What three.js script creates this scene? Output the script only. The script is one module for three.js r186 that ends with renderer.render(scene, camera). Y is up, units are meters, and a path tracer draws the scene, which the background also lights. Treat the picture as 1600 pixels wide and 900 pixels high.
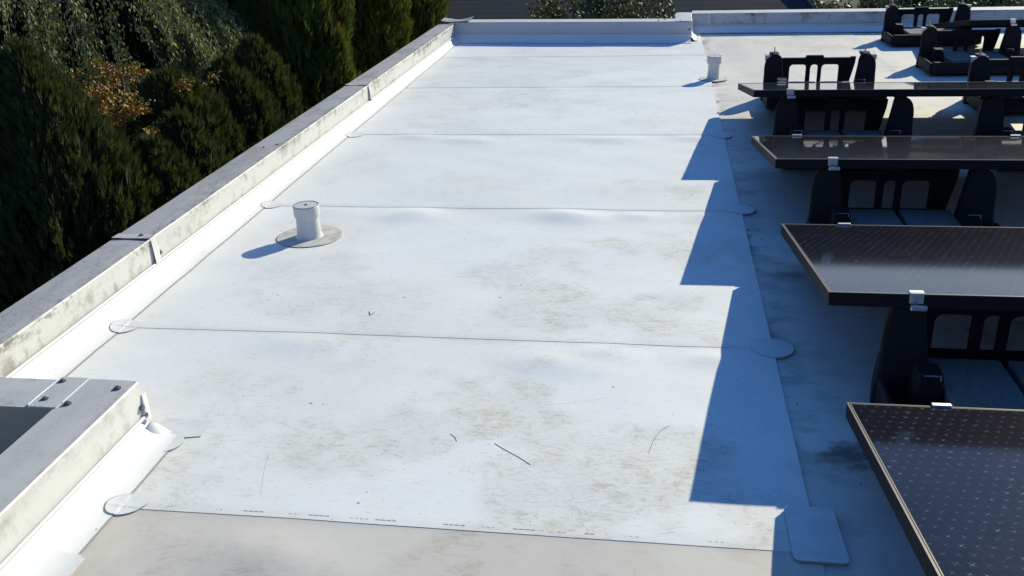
import * as THREE from 'three';
import { mergeGeometries } from 'three/addons/utils/BufferGeometryUtils.js';
import { RoundedBoxGeometry } from 'three/addons/geometries/RoundedBoxGeometry.js';

// ---------------------------------------------------------------- camera, sky, sun, exposure
const scene = new THREE.Scene();
const camera = new THREE.PerspectiveCamera(34.13, 16 / 9, 0.05, 400);
camera.rotation.order = 'YXZ';
camera.position.set(0, 1.4, 0);
// yaw, pitch, roll solved from the roof's seams
{
  const p = -0.40797976, yw = 0.16276102, r = -0.03877276;
  const m = new THREE.Matrix4().makeRotationY(yw)
    .multiply(new THREE.Matrix4().makeRotationX(p)).multiply(new THREE.Matrix4().makeRotationZ(r));
  camera.quaternion.setFromRotationMatrix(m);
}
const SUN_AZ = 35.9 * Math.PI / 180, SUN_EL = 27.9 * Math.PI / 180;
const sunDir = new THREE.Vector3(Math.sin(SUN_AZ) * Math.cos(SUN_EL), Math.sin(SUN_EL), -Math.cos(SUN_AZ) * Math.cos(SUN_EL));
{ // clear deep-blue sky, paler towards the horizon, a little brighter round the sun
  const W = 256, H = 128, d = new Float32Array(W * H * 4);
  for (let j = 0; j < H; j++) for (let i = 0; i < W; i++) {
    const el = ((j + 0.5) / H - 0.5) * Math.PI, az = ((i + 0.5) / W - 0.5) * 2 * Math.PI;
    const x = Math.cos(el) * Math.cos(az), y = Math.sin(el), z = Math.cos(el) * Math.sin(az);
    const k = Math.pow(1 - Math.max(0, y), 9);
    const c = x * sunDir.x + y * sunDir.y + z * sunDir.z;
    const g = 0.06 * Math.pow(Math.max(0, c), 6) ;
    const zen = [0.042, 0.148, 0.420], hor = [0.78, 0.88, 0.98], gl = [1.0, 0.95, 0.85];
    for (let q = 0; q < 3; q++) {
      let v = zen[q] * (1 - k) + hor[q] * k + g * gl[q];
      if (y < 0) v = hor[q] * 0.35;
      d[(j * W + i) * 4 + q] = v;
    }
    d[(j * W + i) * 4 + 3] = 1;
  }
  const t = new THREE.DataTexture(d, W, H, THREE.RGBAFormat, THREE.FloatType);
  t.mapping = THREE.EquirectangularReflectionMapping; t.magFilter = THREE.LinearFilter; t.minFilter = THREE.LinearFilter;
  t.needsUpdate = true;
  scene.background = t; scene.environment = t;
}
const sun = new THREE.DirectionalLight(new THREE.Color().setRGB(1.0, 0.94, 0.70), 5);
sun.position.copy(sunDir).multiplyScalar(40).add(new THREE.Vector3(0, 0, -5));
sun.target.position.set(0, 0, -5);
sun.castShadow = true; sun.shadow.mapSize.set(4096, 4096);
Object.assign(sun.shadow.camera, { left: -16, right: 16, top: 16, bottom: -16, near: 1, far: 90 });
scene.add(sun, sun.target);
const EXPOSURE = 1.08;

// ---------------------------------------------------------------- helpers
function rng(seed) { let a = seed >>> 0; return () => { a = (a + 0x6D2B79F5) | 0; let t = Math.imul(a ^ (a >>> 15), 1 | a); t = (t + Math.imul(t ^ (t >>> 7), 61 | t)) ^ t; return ((t ^ (t >>> 14)) >>> 0) / 4294967296; }; }
const lat = new Float32Array(65536); { const r = rng(77); for (let i = 0; i < 65536; i++) lat[i] = r(); }
function vn(x, y) { // value noise 0..1
  const xi = Math.floor(x), yi = Math.floor(y); let fx = x - xi, fy = y - yi;
  fx = fx * fx * (3 - 2 * fx); fy = fy * fy * (3 - 2 * fy);
  const x0 = xi & 255, x1 = (xi + 1) & 255, y0 = (yi & 255) << 8, y1 = ((yi + 1) & 255) << 8;
  const a = lat[y0 | x0], b = lat[y0 | x1], c = lat[y1 | x0], e = lat[y1 | x1];
  return a + (b - a) * fx + (c - a) * fy + (a - b - c + e) * fx * fy;
}
const fbm = (x, y) => 0.5 * vn(x, y) + 0.28 * vn(x * 2.1 + 17, y * 2.1 + 5) + 0.22 * vn(x * 4.3 + 41, y * 4.3 + 31);
const clamp = (v, a = 0, b = 1) => Math.min(b, Math.max(a, v));
const ss = (a, b, v) => { const t = clamp((v - a) / (b - a)); return t * t * (3 - 2 * t); };
const lin2s = v => { v = clamp(v); return 255 * (v <= 0.0031308 ? v * 12.92 : 1.055 * Math.pow(v, 1 / 2.4) - 0.055); };
function tex(W, H, fn, srgb = true) { // fn(u, v, out) writes linear rgb 0..1; row 0 is v = 0
  const d = new Uint8Array(W * H * 4), o = [0, 0, 0];
  for (let j = 0; j < H; j++) for (let i = 0; i < W; i++) {
    fn((i + 0.5) / W, (j + 0.5) / H, o); const k = (j * W + i) * 4;
    for (let q = 0; q < 3; q++) d[k + q] = srgb ? lin2s(o[q]) : clamp(o[q]) * 255;
    d[k + 3] = 255;
  }
  const t = new THREE.DataTexture(d, W, H, THREE.RGBAFormat, THREE.UnsignedByteType);
  if (srgb) t.colorSpace = THREE.SRGBColorSpace;
  t.magFilter = THREE.LinearFilter; t.minFilter = THREE.LinearMipmapLinearFilter; t.generateMipmaps = true;
  t.wrapS = t.wrapT = THREE.RepeatWrapping; t.anisotropy = 8; t.needsUpdate = true; return t;
}
const used = {};
function numbered(n) { const k = used[n] = (used[n] ?? -1) + 1; return k ? `${n}_${String(k).padStart(3, '0')}` : n; }
function shade(o) { o.traverse(m => { if (m.isMesh) { m.castShadow = true; m.receiveShadow = true; } }); return o; }
function thing(name, label, category, [x, y, z] = [0, 0, 0], turn = 0, group) {
  const o = new THREE.Group(); o.name = numbered(name); o.position.set(x, y, z); o.rotation.y = turn;
  o.userData = { label, category }; if (group) o.userData.group = group; scene.add(o); return o;
}
function struct(name, label) { const o = new THREE.Group(); o.name = name; o.userData = { kind: 'structure' }; if (label) o.userData.label = label; scene.add(o); return o; }
function part(name, geo, mat, parent) {
  if (Array.isArray(geo)) geo = merge(geo);
  const m = new THREE.Mesh(geo, mat); m.name = name; m.castShadow = m.receiveShadow = true; parent.add(m); return m;
}
function merge(list) {
  const keep = list.every(g => g.attributes.color) ? ['position', 'normal', 'uv', 'color'] : ['position', 'normal', 'uv'];
  list = list.map(g => { g = g.index ? g.toNonIndexed() : g; for (const k of Object.keys(g.attributes)) if (!keep.includes(k)) g.deleteAttribute(k); return g; });
  return mergeGeometries(list);
}
const box = (x0, x1, y0, y1, z0, z1) => new THREE.BoxGeometry(x1 - x0, y1 - y0, z1 - z0).translate((x0 + x1) / 2, (y0 + y1) / 2, (z0 + z1) / 2);
const rbox = (x0, x1, y0, y1, z0, z1, r = 0.004, s = 2) => new RoundedBoxGeometry(x1 - x0, y1 - y0, z1 - z0, s, r).translate((x0 + x1) / 2, (y0 + y1) / 2, (z0 + z1) / 2);
function grid(nu, nv, fn, uvfn, flip) { // fn(u,v)->[x,y,z]
  const p = [], t = [], idx = [];
  for (let j = 0; j <= nv; j++) for (let i = 0; i <= nu; i++) { const u = i / nu, v = j / nv; p.push(...fn(u, v)); t.push(...(uvfn ? uvfn(u, v) : [u, v])); }
  for (let j = 0; j < nv; j++) for (let i = 0; i < nu; i++) {
    const a = j * (nu + 1) + i, b = a + 1, c = a + nu + 1, e = c + 1;
    if (flip) idx.push(a, c, b, b, c, e); else idx.push(a, b, c, b, e, c);
  }
  const g = new THREE.BufferGeometry(); g.setAttribute('position', new THREE.Float32BufferAttribute(p, 3)); g.setAttribute('uv', new THREE.Float32BufferAttribute(t, 2)); g.setIndex(idx); g.computeVertexNormals(); return g;
}
function paint(g, r, gg, b) { const n = g.attributes.position.count, a = new Float32Array(n * 3); for (let i = 0; i < n; i++) { a[3 * i] = r; a[3 * i + 1] = gg ?? r; a[3 * i + 2] = b ?? r; } g.setAttribute('color', new THREE.BufferAttribute(a, 3)); return g; }
const std = (o) => new THREE.MeshStandardMaterial(o);
const rgb = (r, g, b) => new THREE.Color().setRGB(r, g, b);
function tube(pts, r, seg = 12, rad = 6) { return new THREE.TubeGeometry(new THREE.CatmullRomCurve3(pts.map(p => new THREE.Vector3(...p))), seg, r, rad); }

// ---------------------------------------------------------------- the flat roof and its membrane
const roof = struct('flat_roof');
// row seams: the near edge of every sheet (a sheet laps over the next nearer one)
const ROW = [1.6, -1.763, -2.760, -4.115, -5.505, -6.910, -8.22, -9.75];
const XL = -1.99, XR = 0.385;          // sheets run from under the left flashing to the long seam
const bumps = [];
{ const r = rng(5);
  for (const zr of [-2.76, -4.115, -5.505, -6.91, -8.22]) for (let x = -1.62 + r() * 0.2; x < 0.3; x += 0.31 + r() * 0.06) if (r() < 0.75) bumps.push([x, zr + 0.07 + r() * 0.02, 0.002 + 0.006 * r(), 0.05 + 0.03 * r()]);
  bumps.push([-1.137, -3.98, 0.008, 0.07], [-0.353, -3.99, 0.009, 0.075], [-1.1, -5.36, 0.008, 0.07], [-0.295, -2.60, 0.008, 0.08], [-0.284, -5.38, 0.008, 0.07], [-0.86, -1.62, 0.008, 0.07]);
}
function relief(x, z) {
  let y = 0.0050 * (fbm(x * 1.3 + 3, z * 1.5 + 9) - 0.5) + 0.0030 * (vn(x * 2.2 + 31, z * 5.5) - 0.5) + 0.0006 * (vn(x * 9, z * 16) - 0.5);
  for (const b of bumps) { const dx = (x - b[0]) / (b[3] * 1.9), dz = (z - b[1]) / b[3], q = dx * dx + dz * dz; if (q < 6) y += 1.4 * b[2] * Math.exp(-q); }
  return y;
}
const LAP = 0.0012;
function roofY(x, z) { // top of the sheets in the rows
  for (let i = 0; i < ROW.length - 1; i++) if (z <= ROW[i] && z > ROW[i + 1]) return relief(x, z) + LAP * (z - (ROW[i + 1] - 0.05)) / (ROW[i] - ROW[i + 1] + 0.05);
  return relief(x, z);
}
// stains, scuffs and specks of a membrane, in roof metres
const walk = (x, z) => ss(0.42, 0.68, fbm(x * 3.1 + 11, z * 3.3 + 6)) * (0.40 + 0.60 * ss(0.25, 0.6, vn(x * 0.8 + 5, z * 0.7 + 2))); // trodden, dirty areas
function scuffs(W, H, x0, x1, z0, z1, n, seed, strength) {
  const a = new Float32Array(W * H), r = rng(seed), px = (x1 - x0) / W, pz = Math.abs(z1 - z0) / H;
  const stamp = (x, z, v) => { const i = Math.floor((x - x0) / (x1 - x0) * W), j = Math.floor((z - z0) / (z1 - z0) * H); if (i >= 0 && j >= 0 && i < W && j < H) a[j * W + i] = Math.max(a[j * W + i], v); };
  const area = (x1 - x0) * Math.abs(z1 - z0), st = Math.max(0.0008, px * 0.6);
  for (let k = 0; k < n * area; k++) {
    let x = x0 + r() * (x1 - x0), z = z0 + r() * (z1 - z0); const m = walk(x, z); if (r() > 0.10 + 0.9 * m) continue;
    const lone = r() < 0.007; // a long faint scratch now and then
    let th = (r() - 0.5) * 0.9 + (r() < 0.15 ? 1.2 : 0) + 0.6 * (vn(x * 4, z * 4) - 0.5), L = lone ? 0.05 + 0.16 * r() : 0.008 + 0.035 * r() * r(), cur = (r() - 0.5) * (lone ? 4 : 30), v = strength * (0.14 + 0.6 * r() * r());
    for (let s = 0; s < L; s += st) { if (vn(x * 260, z * 260) > 0.25) { stamp(x, z, v); if (r() < 0.5) stamp(x, z + pz, v * 0.6); } x += Math.cos(th) * st; z += Math.sin(th) * st; th += cur * st; }
  }
  for (let k = 0; k < 30 * area; k++) { // specks of grit
    const x = x0 + r() * (x1 - x0), z = z0 + r() * (z1 - z0), R = 0.0010 + 0.0034 * Math.pow(r(), 5), e = 0.5 + r();
    for (let u = -R * 1.5; u <= R * 1.5; u += 0.0009) for (let w = -R; w <= R; w += 0.0009) if ((u * u) / (e * e) + w * w < R * R) stamp(x + u, z + w, 0.4 + 0.4 * r());
  }
  return a;
}
function membraneTex(W, H, x0, x1, z0, z1, o) { // o: tint, dirt, beige, n, seed, extra(x,z)
  const sc = scuffs(W, H, x0, x1, z0, z1, o.n ?? 120, o.seed, o.scuff ?? 0.55);
  return tex(W, H, (u, v, c) => {
    const x = x0 + u * (x1 - x0), z = z0 + v * (z1 - z0);
    const i = Math.min(W - 1, Math.floor(u * W)), j = Math.min(H - 1, Math.floor(v * H));
    const w = walk(x, z), soft = fbm(x * 1.3 + 40, z * 1.4 + 3);
    const wx = x + 0.03 * vn(x * 9, z * 9), wz = z + 0.03 * vn(x * 9 + 50, z * 9);
    const grain = vn(wx * 46, wz * 120) * 0.55 + vn(wx * 110 + 9, wz * 240) * 0.45, blot = fbm(wx * 13 + 70, wz * 15);
    let d = o.dirt * (0.22 * ss(0.35, 0.75, soft) + 0.34 * w + 0.48 * (0.25 + w) * ss(0.48, 0.78, grain) * ss(0.35, 0.65, blot) + 0.24 * (0.15 + w) * ss(0.50, 0.72, blot));
    d += 0.030 * (vn(x * 130, z * 170) - 0.5) + 0.025 * (vn(x * 50, z * 55) - 0.5);
    let k = 1 - clamp(d, -0.05, 0.6), bg = clamp(d * 2.2) * (o.beige ?? 0.5);
    k *= 1 - sc[j * W + i]; if (o.extra) k *= o.extra(x, z);
    c[0] = o.tint[0] * k * (1 + 0.07 * bg); c[1] = o.tint[1] * k * (1 - 0.005 * bg); c[2] = o.tint[2] * k * (1 - 0.19 * bg);
  });
}
const gridRough = tex(256, 256, (u, v, c) => { const q = 0.42 + 0.25 * fbm(u * 9, v * 9); c[0] = c[1] = c[2] = q; }, false);
// texture: lettering dashes printed along the near edge of the first white sheet (too small to read)
function dashPrint(x, z) {
  const ze = -1.763 - 0.017 - 0.006 * (x + 1.86) * 0; const dz = ze - z;
  const ph = ((x + 3.0) % 0.168 + 0.168) % 0.168;
  if (dz > -0.0021 && dz < 0.0021 && x > -1.05 && x < -0.12 && ph < 0.052 && ((ph % 0.0135) < 0.0112)) return 0.28;
  if (dz > -0.0015 && dz < 0.0015 && x > -1.3 && x < 0.2 && ph > 0.095 && ph < 0.15 && ((ph % 0.013) < 0.008) && vn(x * 40, 3) > 0.45) return 0.55;
  return 1;
}
const rowTint = [[0.63, 0.602, 0.55], [0.83, 0.835, 0.815], [0.83, 0.835, 0.815], [0.81, 0.82, 0.805], [0.81, 0.82, 0.805], [0.80, 0.81, 0.80], [0.79, 0.795, 0.805]];
const rowDirt = [0.20, 0.26, 0.24, 0.16, 0.14, 0.11, 0.10];
for (let i = 0; i < ROW.length - 1; i++) {
  const z0 = ROW[i], z1 = ROW[i + 1] - 0.05; // near edge, far edge (under the next sheet)
  const big = i < 4;
  const zv = i === 0 ? -0.9 : z0;
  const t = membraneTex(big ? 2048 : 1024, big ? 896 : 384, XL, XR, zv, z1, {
    tint: rowTint[i], dirt: rowDirt[i], beige: 0.8, n: i === 0 ? 1800 : [0, 6000, 5200, 3000, 1800, 1000, 600][i], seed: 11 + i, scuff: i === 0 ? 0.4 : 0.62,
    extra: (x, z) => {
      let k = 1;
      if (i === 1) k *= dashPrint(x, z);
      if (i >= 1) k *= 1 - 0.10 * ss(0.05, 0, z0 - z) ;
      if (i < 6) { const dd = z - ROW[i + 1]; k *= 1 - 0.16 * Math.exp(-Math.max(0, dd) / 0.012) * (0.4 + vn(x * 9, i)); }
      if (i === 5 && (z - (-8.2) < 1.25 * (0.38 - x) * 0.75)) k *= 0.955;
      return k;
    } });
  const m = std({ map: t, roughness: 1, roughnessMap: gridRough });
  const nx = 110, nz = i === 0 ? 90 : 56;
  const zfar = z1;
  const top = grid(nx, nz, (u, v) => { const x = XL + u * (XR - XL), z = z0 + v * (zfar - z0); const e = relief(x, z); return [x, e + LAP * (1 - v) + 0.0, z]; }, (u, v) => { const z = z0 + v * (zfar - z0); return [u, clamp((z - zv) / (z1 - zv), 0.001, 0.999)]; });
  const s = part('membrane_sheet', top, m, roof);
  if (i > 0) { // dirty cut edge
    const e = grid(nx, 1, (u, v) => { const x = XL + u * (XR - XL); return [x, relief(x, z0) + (v ? LAP : -0.001), z0 + 0.0004 + (vn(x * 12, i) - 0.5) * 0.0]; });
    part('sheet_edge', e, std({ color: rgb(0.66, 0.63, 0.58), roughness: 0.9 }), s);
  }
}
// the long strips on the right, under the panels
const STRIP = [[0.345, 1.765], [1.735, 3.16], [3.13, 4.55], [4.52, 5.95]];
STRIP.forEach(([x0, x1], i) => {
  const t = membraneTex(i ? 512 : 1024, i ? 1024 : 2048, x0, x1, 0.2, -9.75, { tint: [0.75, 0.72, 0.67], dirt: 0.38, beige: 0.8, n: 500, seed: 40 + i, scuff: 0.5,
    extra: (x, z) => { let k = 1; if (i === 0) { // black mould along the long seam and in a few puddle marks
        const dx = x - XR; const mm = ss(0.46, 0.66, fbm(x * 26 + 3, z * 12 + 2)); k *= 1 - 0.78 * mm * Math.exp(-Math.max(0, dx) / 0.035) * ss(0.35, 0.6, vn(z * 2.1, 7)); k *= 1 - 0.35 * ss(0.5, 0.75, fbm(x * 9 + 8, z * 16)) * Math.exp(-Math.max(0, dx) / 0.12);
        const q = Math.hypot((x - 0.53) / 0.10, (z + 2.17) / 0.10); k *= 1 - 0.75 * ss(1.2, 0.1, q + 1.1 * (fbm(x * 24, z * 40) - 0.5));
        const q2 = Math.hypot((x - 0.50) / 0.12, (z + 3.4) / 0.06); k *= 1 - 0.45 * ss(1.2, 0.1, q2 + 1.4 * (fbm(x * 24, z * 30) - 0.5)); }
      return k; } });
  const h = i * 0.0006 - 0.0040;
  part('membrane_strip', grid(36, 200, (u, v) => { const x = x0 + u * (x1 - x0), z = 0.2 - v * 9.95; return [x, relief(x, z) * 0.6 + h + 0.004 * u - 0.002, z]; }, (u, v) => [u, v]), std({ map: t, roughness: 1, roughnessMap: gridRough }), roof);
});
{ // right-hand cut edge of the rows along the long seam
  const g = grid(1, 300, (u, v) => { const z = 0.2 - v * 9.9; const y = roofY(XR, z); return [XR + 0.0004, u ? y : y - 0.012, z]; }, null, true);
  part('sheet_edge', g, std({ color: rgb(0.45, 0.45, 0.44), roughness: 0.9 }), roof);
}
// round covers welded over the T-joints
const patchMat = std({ map: membraneTex(256, 256, 0, 0.3, 0, 0.3, { tint: [0.76, 0.77, 0.78], dirt: 0.15, n: 40, seed: 71 }), roughness: 0.5, vertexColors: true });
function disc(cx, cz, r, lift, ell = 1, turn = 0, ring = 0.0035, floor = null) {
  const p = [], cI = [], t = [], idx = [], N = 56, rs = [0, 0.14, 0.28, 0.42, 0.56, 0.7, 0.84, 1 - ring / r, 1, 1.004];
  rs.forEach((q, k) => { for (let i = 0; i <= N; i++) {
    const a = i / N * Math.PI * 2, wob = 1 + 0.012 * Math.sin(3 * a + cx * 9) + 0.008 * Math.sin(5 * a + cz * 7);
    const lx = Math.cos(a) * r * q * wob * ell, lz = Math.sin(a) * r * q * wob;
    const x = cx + lx * Math.cos(turn) - lz * Math.sin(turn), z = cz + lx * Math.sin(turn) + lz * Math.cos(turn);
    const y = (floor ? floor(x, z) : roofY(x, z)) + (k === 9 ? -0.004 : lift);
    p.push(x, y, z); const v = k >= 8 ? 0.42 : 1; cI.push(v, v, v); t.push(0.5 + lx / (2.4 * r), 0.5 + lz / (2.4 * r)); } });
  for (let k = 0; k < rs.length - 1; k++) for (let i = 0; i < N; i++) { const a = k * (N + 1) + i, b = a + 1, c = a + N + 1, e = c + 1; idx.push(a, b, c, b, e, c); }
  const g = new THREE.BufferGeometry(); g.setAttribute('position', new THREE.Float32BufferAttribute(p, 3)); g.setAttribute('uv', new THREE.Float32BufferAttribute(t, 2)); g.setAttribute('color', new THREE.Float32BufferAttribute(cI, 3)); g.setIndex(idx); g.computeVertexNormals(); return g;
}
const flashY = (x, z) => { const f = clamp((-2.09 - z) / 7.04), w = 0.115 + f * (0.052 - 0.115), k = clamp((-1.962 + w - x) / w); return x < -1.962 + w + 0.004 ? roofY(x, z) + 0.0040 + 0.048 * Math.pow(k, 2.1) : roofY(x, z) + 0.0012; };
for (const [x, z, r] of [[-1.851, -2.761, 0.050], [-1.845, -4.125, 0.052], [-1.85, -5.49, 0.056], [0.383, -2.77, 0.068], [0.382, -4.146, 0.068], [0.372, -5.49, 0.062]]) part('seam_patch', disc(x, z, r, x < 0 ? 0.0018 : 0.0024, 1, 0, 0.003, x < 0 ? flashY : null), patchMat, roof);
{ // square patch with rounded corners at the front of the long seam
  const x0 = 0.322, x1 = 0.442, z0 = -1.725, z1 = -1.925, sh = new THREE.Shape(), r = 0.018;
  sh.moveTo(x0 + r, z0); sh.lineTo(x1 - r, z0); sh.quadraticCurveTo(x1, z0, x1, z0 - r); sh.lineTo(x1 - 0.006, z1 + 0.012); sh.quadraticCurveTo(x1 - 0.008, z1, x1 - 0.02, z1); sh.lineTo(x0 + 0.01, z1); sh.lineTo(x0, z1 + 0.012); sh.lineTo(x0, z0 - r); sh.quadraticCurveTo(x0, z0, x0 + r, z0);
  const g = new THREE.ExtrudeGeometry(sh, { depth: 0.004, bevelEnabled: false, curveSegments: 8 }); g.rotateX(Math.PI / 2); // (x, y) -> (x, 0, y)
  const pos = g.attributes.position, c = new Float32Array(pos.count * 3), nrm = g.attributes.normal;
  for (let i = 0; i < pos.count; i++) { const z = pos.getZ(i); pos.setY(i, pos.getY(i) + 0.0085 + relief(pos.getX(i), z)); const v = Math.abs(nrm.getY(i)) > 0.5 ? 1 : 0.35; c[3 * i] = c[3 * i + 1] = c[3 * i + 2] = v; }
  g.setAttribute('color', new THREE.BufferAttribute(c, 3)); part('seam_patch', g, patchMat, roof);
}
// slab under the membrane and the outer walls of the building
{
  const wall = std({ color: rgb(0.42, 0.42, 0.41), roughness: 0.9 });
  part('roof_deck', [box(-2.06, 6.0, -0.3, -0.03, -9.35, -2.05), box(-1.47, 6.0, -0.3, -0.03, -2.05, 1.8), box(0.24, 6.0, -0.3, -0.03, -9.68, -9.35)], wall, roof);
  part('outer_wall', [box(-2.05, 5.99, -4.2, -0.3, -9.3, -2.06), box(-1.46, 5.99, -4.2, -0.3, -2.06, 1.79)], wall, roof);
}

// ---------------------------------------------------------------- parapets
const COPH = 0.165, FACEB = 0.066;
function stainTex(seed, L, base, amt, topDark) { // coping face: v=0 bottom, v=1 top edge
  return tex(1024, 128, (u, v, c) => {
    const x = u * L; const run = fbm(x * 26 + seed, v * 1.3 + seed), blot = fbm(x * 5 + seed * 3, v * 2), fine = vn(x * 160 + seed, v * 40), mold = fbm(x * 60 + seed, v * 9);
    const edge = ss(0.55, 1.0, v);
    let d = amt * (0.55 * ss(0.5, 0.8, run * 0.6 + blot * 0.4) + topDark * edge * ss(0.42, 0.66, mold * 0.5 + blot * 0.5) + 0.18 * ss(0.6, 0.8, fine) * ss(0.4, 0.6, blot) + 0.16 * ss(0.25, 0, v));
    const k = 1 - clamp(d, 0, 0.75); c[0] = base[0] * k; c[1] = base[1] * k; c[2] = base[2] * (k - 0.05 * d);
  });
}
function topTex(seed, L, base, amt) { // coping top: v=0 inner edge
  return tex(1024, 256, (u, v, c) => {
    const x = u * L, y = v * 0.155; const b = fbm(x * 7 + seed, y * 12 + seed), f = vn(x * 110 + seed, y * 120), g = vn(x * 300, y * 300 + seed), m = fbm(x * 30 + seed, y * 40);
    let d = amt * (0.22 * ss(0.4, 0.75, b) + 0.28 * ss(0.62, 0.82, f) * ss(0.4, 0.6, b) + 0.12 * (g - 0.4) + 0.55 * ss(0.2, 0, v) * ss(0.46, 0.66, m));
    const k = 1 - clamp(d, 0, 0.8); c[0] = base[0] * k; c[1] = base[1] * k; c[2] = base[2] * k;
  });
}
const zinc = std({ color: rgb(0.16, 0.16, 0.17), metalness: 0.7, roughness: 0.45 });
const copWhite = std({ color: rgb(0.62, 0.63, 0.63), roughness: 0.42 });
// one coping length in its own frame: x along, inner face at z = 0 looking to +z, outer edge at z = -w
function coping(parent, L, faceTex, topT, { w = 0.155, y0 = FACEB, y1 = COPH, m0 = 0, m1 = 0, name = 'coping', drip = null } = {}) {
  const seg = Math.max(8, Math.round(L / 0.06)), wob = (x) => 0.0012 * (vn(x * 3.1 + L * 7, 2.5) - 0.5);
  const X = (u, d) => (m0 * d) + u * (L + m1 * d - m0 * d);
  const face = grid(seg, 3, (u, v) => { const x = X(u, 0); return [x, y0 + v * (y1 - 0.004 - y0), wob(x) * 2 - (v > 0.99 ? 0 : 0.0)]; });
  const cham = grid(seg, 1, (u, v) => { const x = X(u, v * 0.004); return [x, y1 - 0.004 + v * 0.004 + 0.3 * wob(x), wob(x) * 2 - v * 0.004]; }, (u, v) => [u, 0.98 + 0.01 * v]);
  const faceM = std({ map: faceTex, roughness: 0.5 });
  const c = part(name, [face, cham], faceM, parent);
  part('coping_top', grid(seg, 4, (u, v) => { const d = 0.004 + v * (w - 0.004), x = X(u, d); return [x, y1 + 0.3 * wob(x) + 0.002 * Math.sin(v * Math.PI) + wob(x * 1.7 + v), wob(x) * 2 * (v > 0 ? 0.6 : 1) - d]; }), std({ map: topT, roughness: 0.55 }), c);
  part('outer_drip', [grid(seg, 1, (u, v) => { const x = X(u, w); return [x, y1 - v * 0.11, -w]; }), grid(seg, 1, (u, v) => { const x = X(u, 0); return [x, y0, -v * 0.012]; }, null, true)], drip ?? copWhite, c);
  part('drip_bead', tubeX(X(0, 0), X(1, 0), y0 - 0.006, 0.004, 0.0062), copWhite, c);
  return c;
}
function tubeX(x0, x1, y, z, r) { return new THREE.CylinderGeometry(r, r, x1 - x0, 8).rotateZ(Math.PI / 2).translate((x0 + x1) / 2, y, z); }
function screw(parent, x, y, z, up = true) {
  const h = new THREE.CylinderGeometry(0.0058, 0.0066, 0.006, 6), wsh = new THREE.CylinderGeometry(0.0105, 0.011, 0.002, 14).translate(0, -0.003, 0);
  const g = merge([h, wsh]); if (!up) g.rotateX(Math.PI / 2); g.translate(x, y, z); return part('screw', g, zinc, parent);
}
// cove: the membrane turned up against the upstand. fn along u gives seam point and wall point
function cove(parent, A, B, wallOff, seed, name = 'edge_flashing', o = {}) {
  // A, B: [x,z] of wall face ends; seamA, seamB: [x,z] of the flat edge of the strip
  const L = Math.hypot(B[0] - A[0], B[1] - A[1]), nu = Math.round(L / 0.03);
  const t = membraneTex(1024, 128, 0, L, 0, 0.25, { tint: [0.82, 0.825, 0.83], dirt: o.dirt ?? 0.07, beige: 0.6, n: 40, seed, scuff: 0.3, extra: (x, z) => 1 - 0.35 * ss(0.006, 0.0, z) });
  const nv = 14, w = wallOff; // w: [offset of seam at A, at B] (vector)
  const g = grid(nu, nv, (u, v) => {
    const wx = A[0] + u * (B[0] - A[0]), wz = A[1] + u * (B[1] - A[1]);
    const ox = w[0][0] + u * (w[1][0] - w[0][0]), oz = w[0][1] + u * (w[1][1] - w[0][1]);
    // v 0 = flat seam edge, 1 = top of upstand
    const s = v, d = s < 0.72 ? 1 - s / 0.72 : 0, x = wx + ox * d, z = wz + oz * d;
    const cov = s < 0.72 ? 0.048 * Math.pow(1 - d, 2.1) : 0.048 + 0.03 * (s - 0.72) / 0.28;
    const wv = 0.004 * (vn(u * L * 3.2 + seed, 1 + s) - 0.5) * Math.sin(s * Math.PI) + 0.0025 * (vn(u * L * 9 + seed, 3) - 0.5) * Math.sin(s * Math.PI);
    return [x, roofY(x, z) * (1 - s) + 0.0038 + cov + wv, z];
  }, (u, v) => [u, v]);
  const fl = part(name, g, std({ map: t, roughness: 0.46 }), parent);
  part('flashing_edge', grid(nu, 1, (u, v) => { const x = A[0] + u * (B[0] - A[0]) + w[0][0] + u * (w[1][0] - w[0][0]), z = A[1] + u * (B[1] - A[1]) + w[0][1] + u * (w[1][1] - w[0][1]); const l = Math.hypot(w[0][0], w[0][1]); return [x + w[0][0] / l * 0.0035 * (1 - v), roofY(x, z) + 0.0036 * v + 0.0004, z + w[0][1] / l * 0.0035 * (1 - v)]; }), std({ color: rgb(0.26, 0.25, 0.24), roughness: 0.9, side: THREE.DoubleSide }), fl);
  return fl;
}
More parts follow.
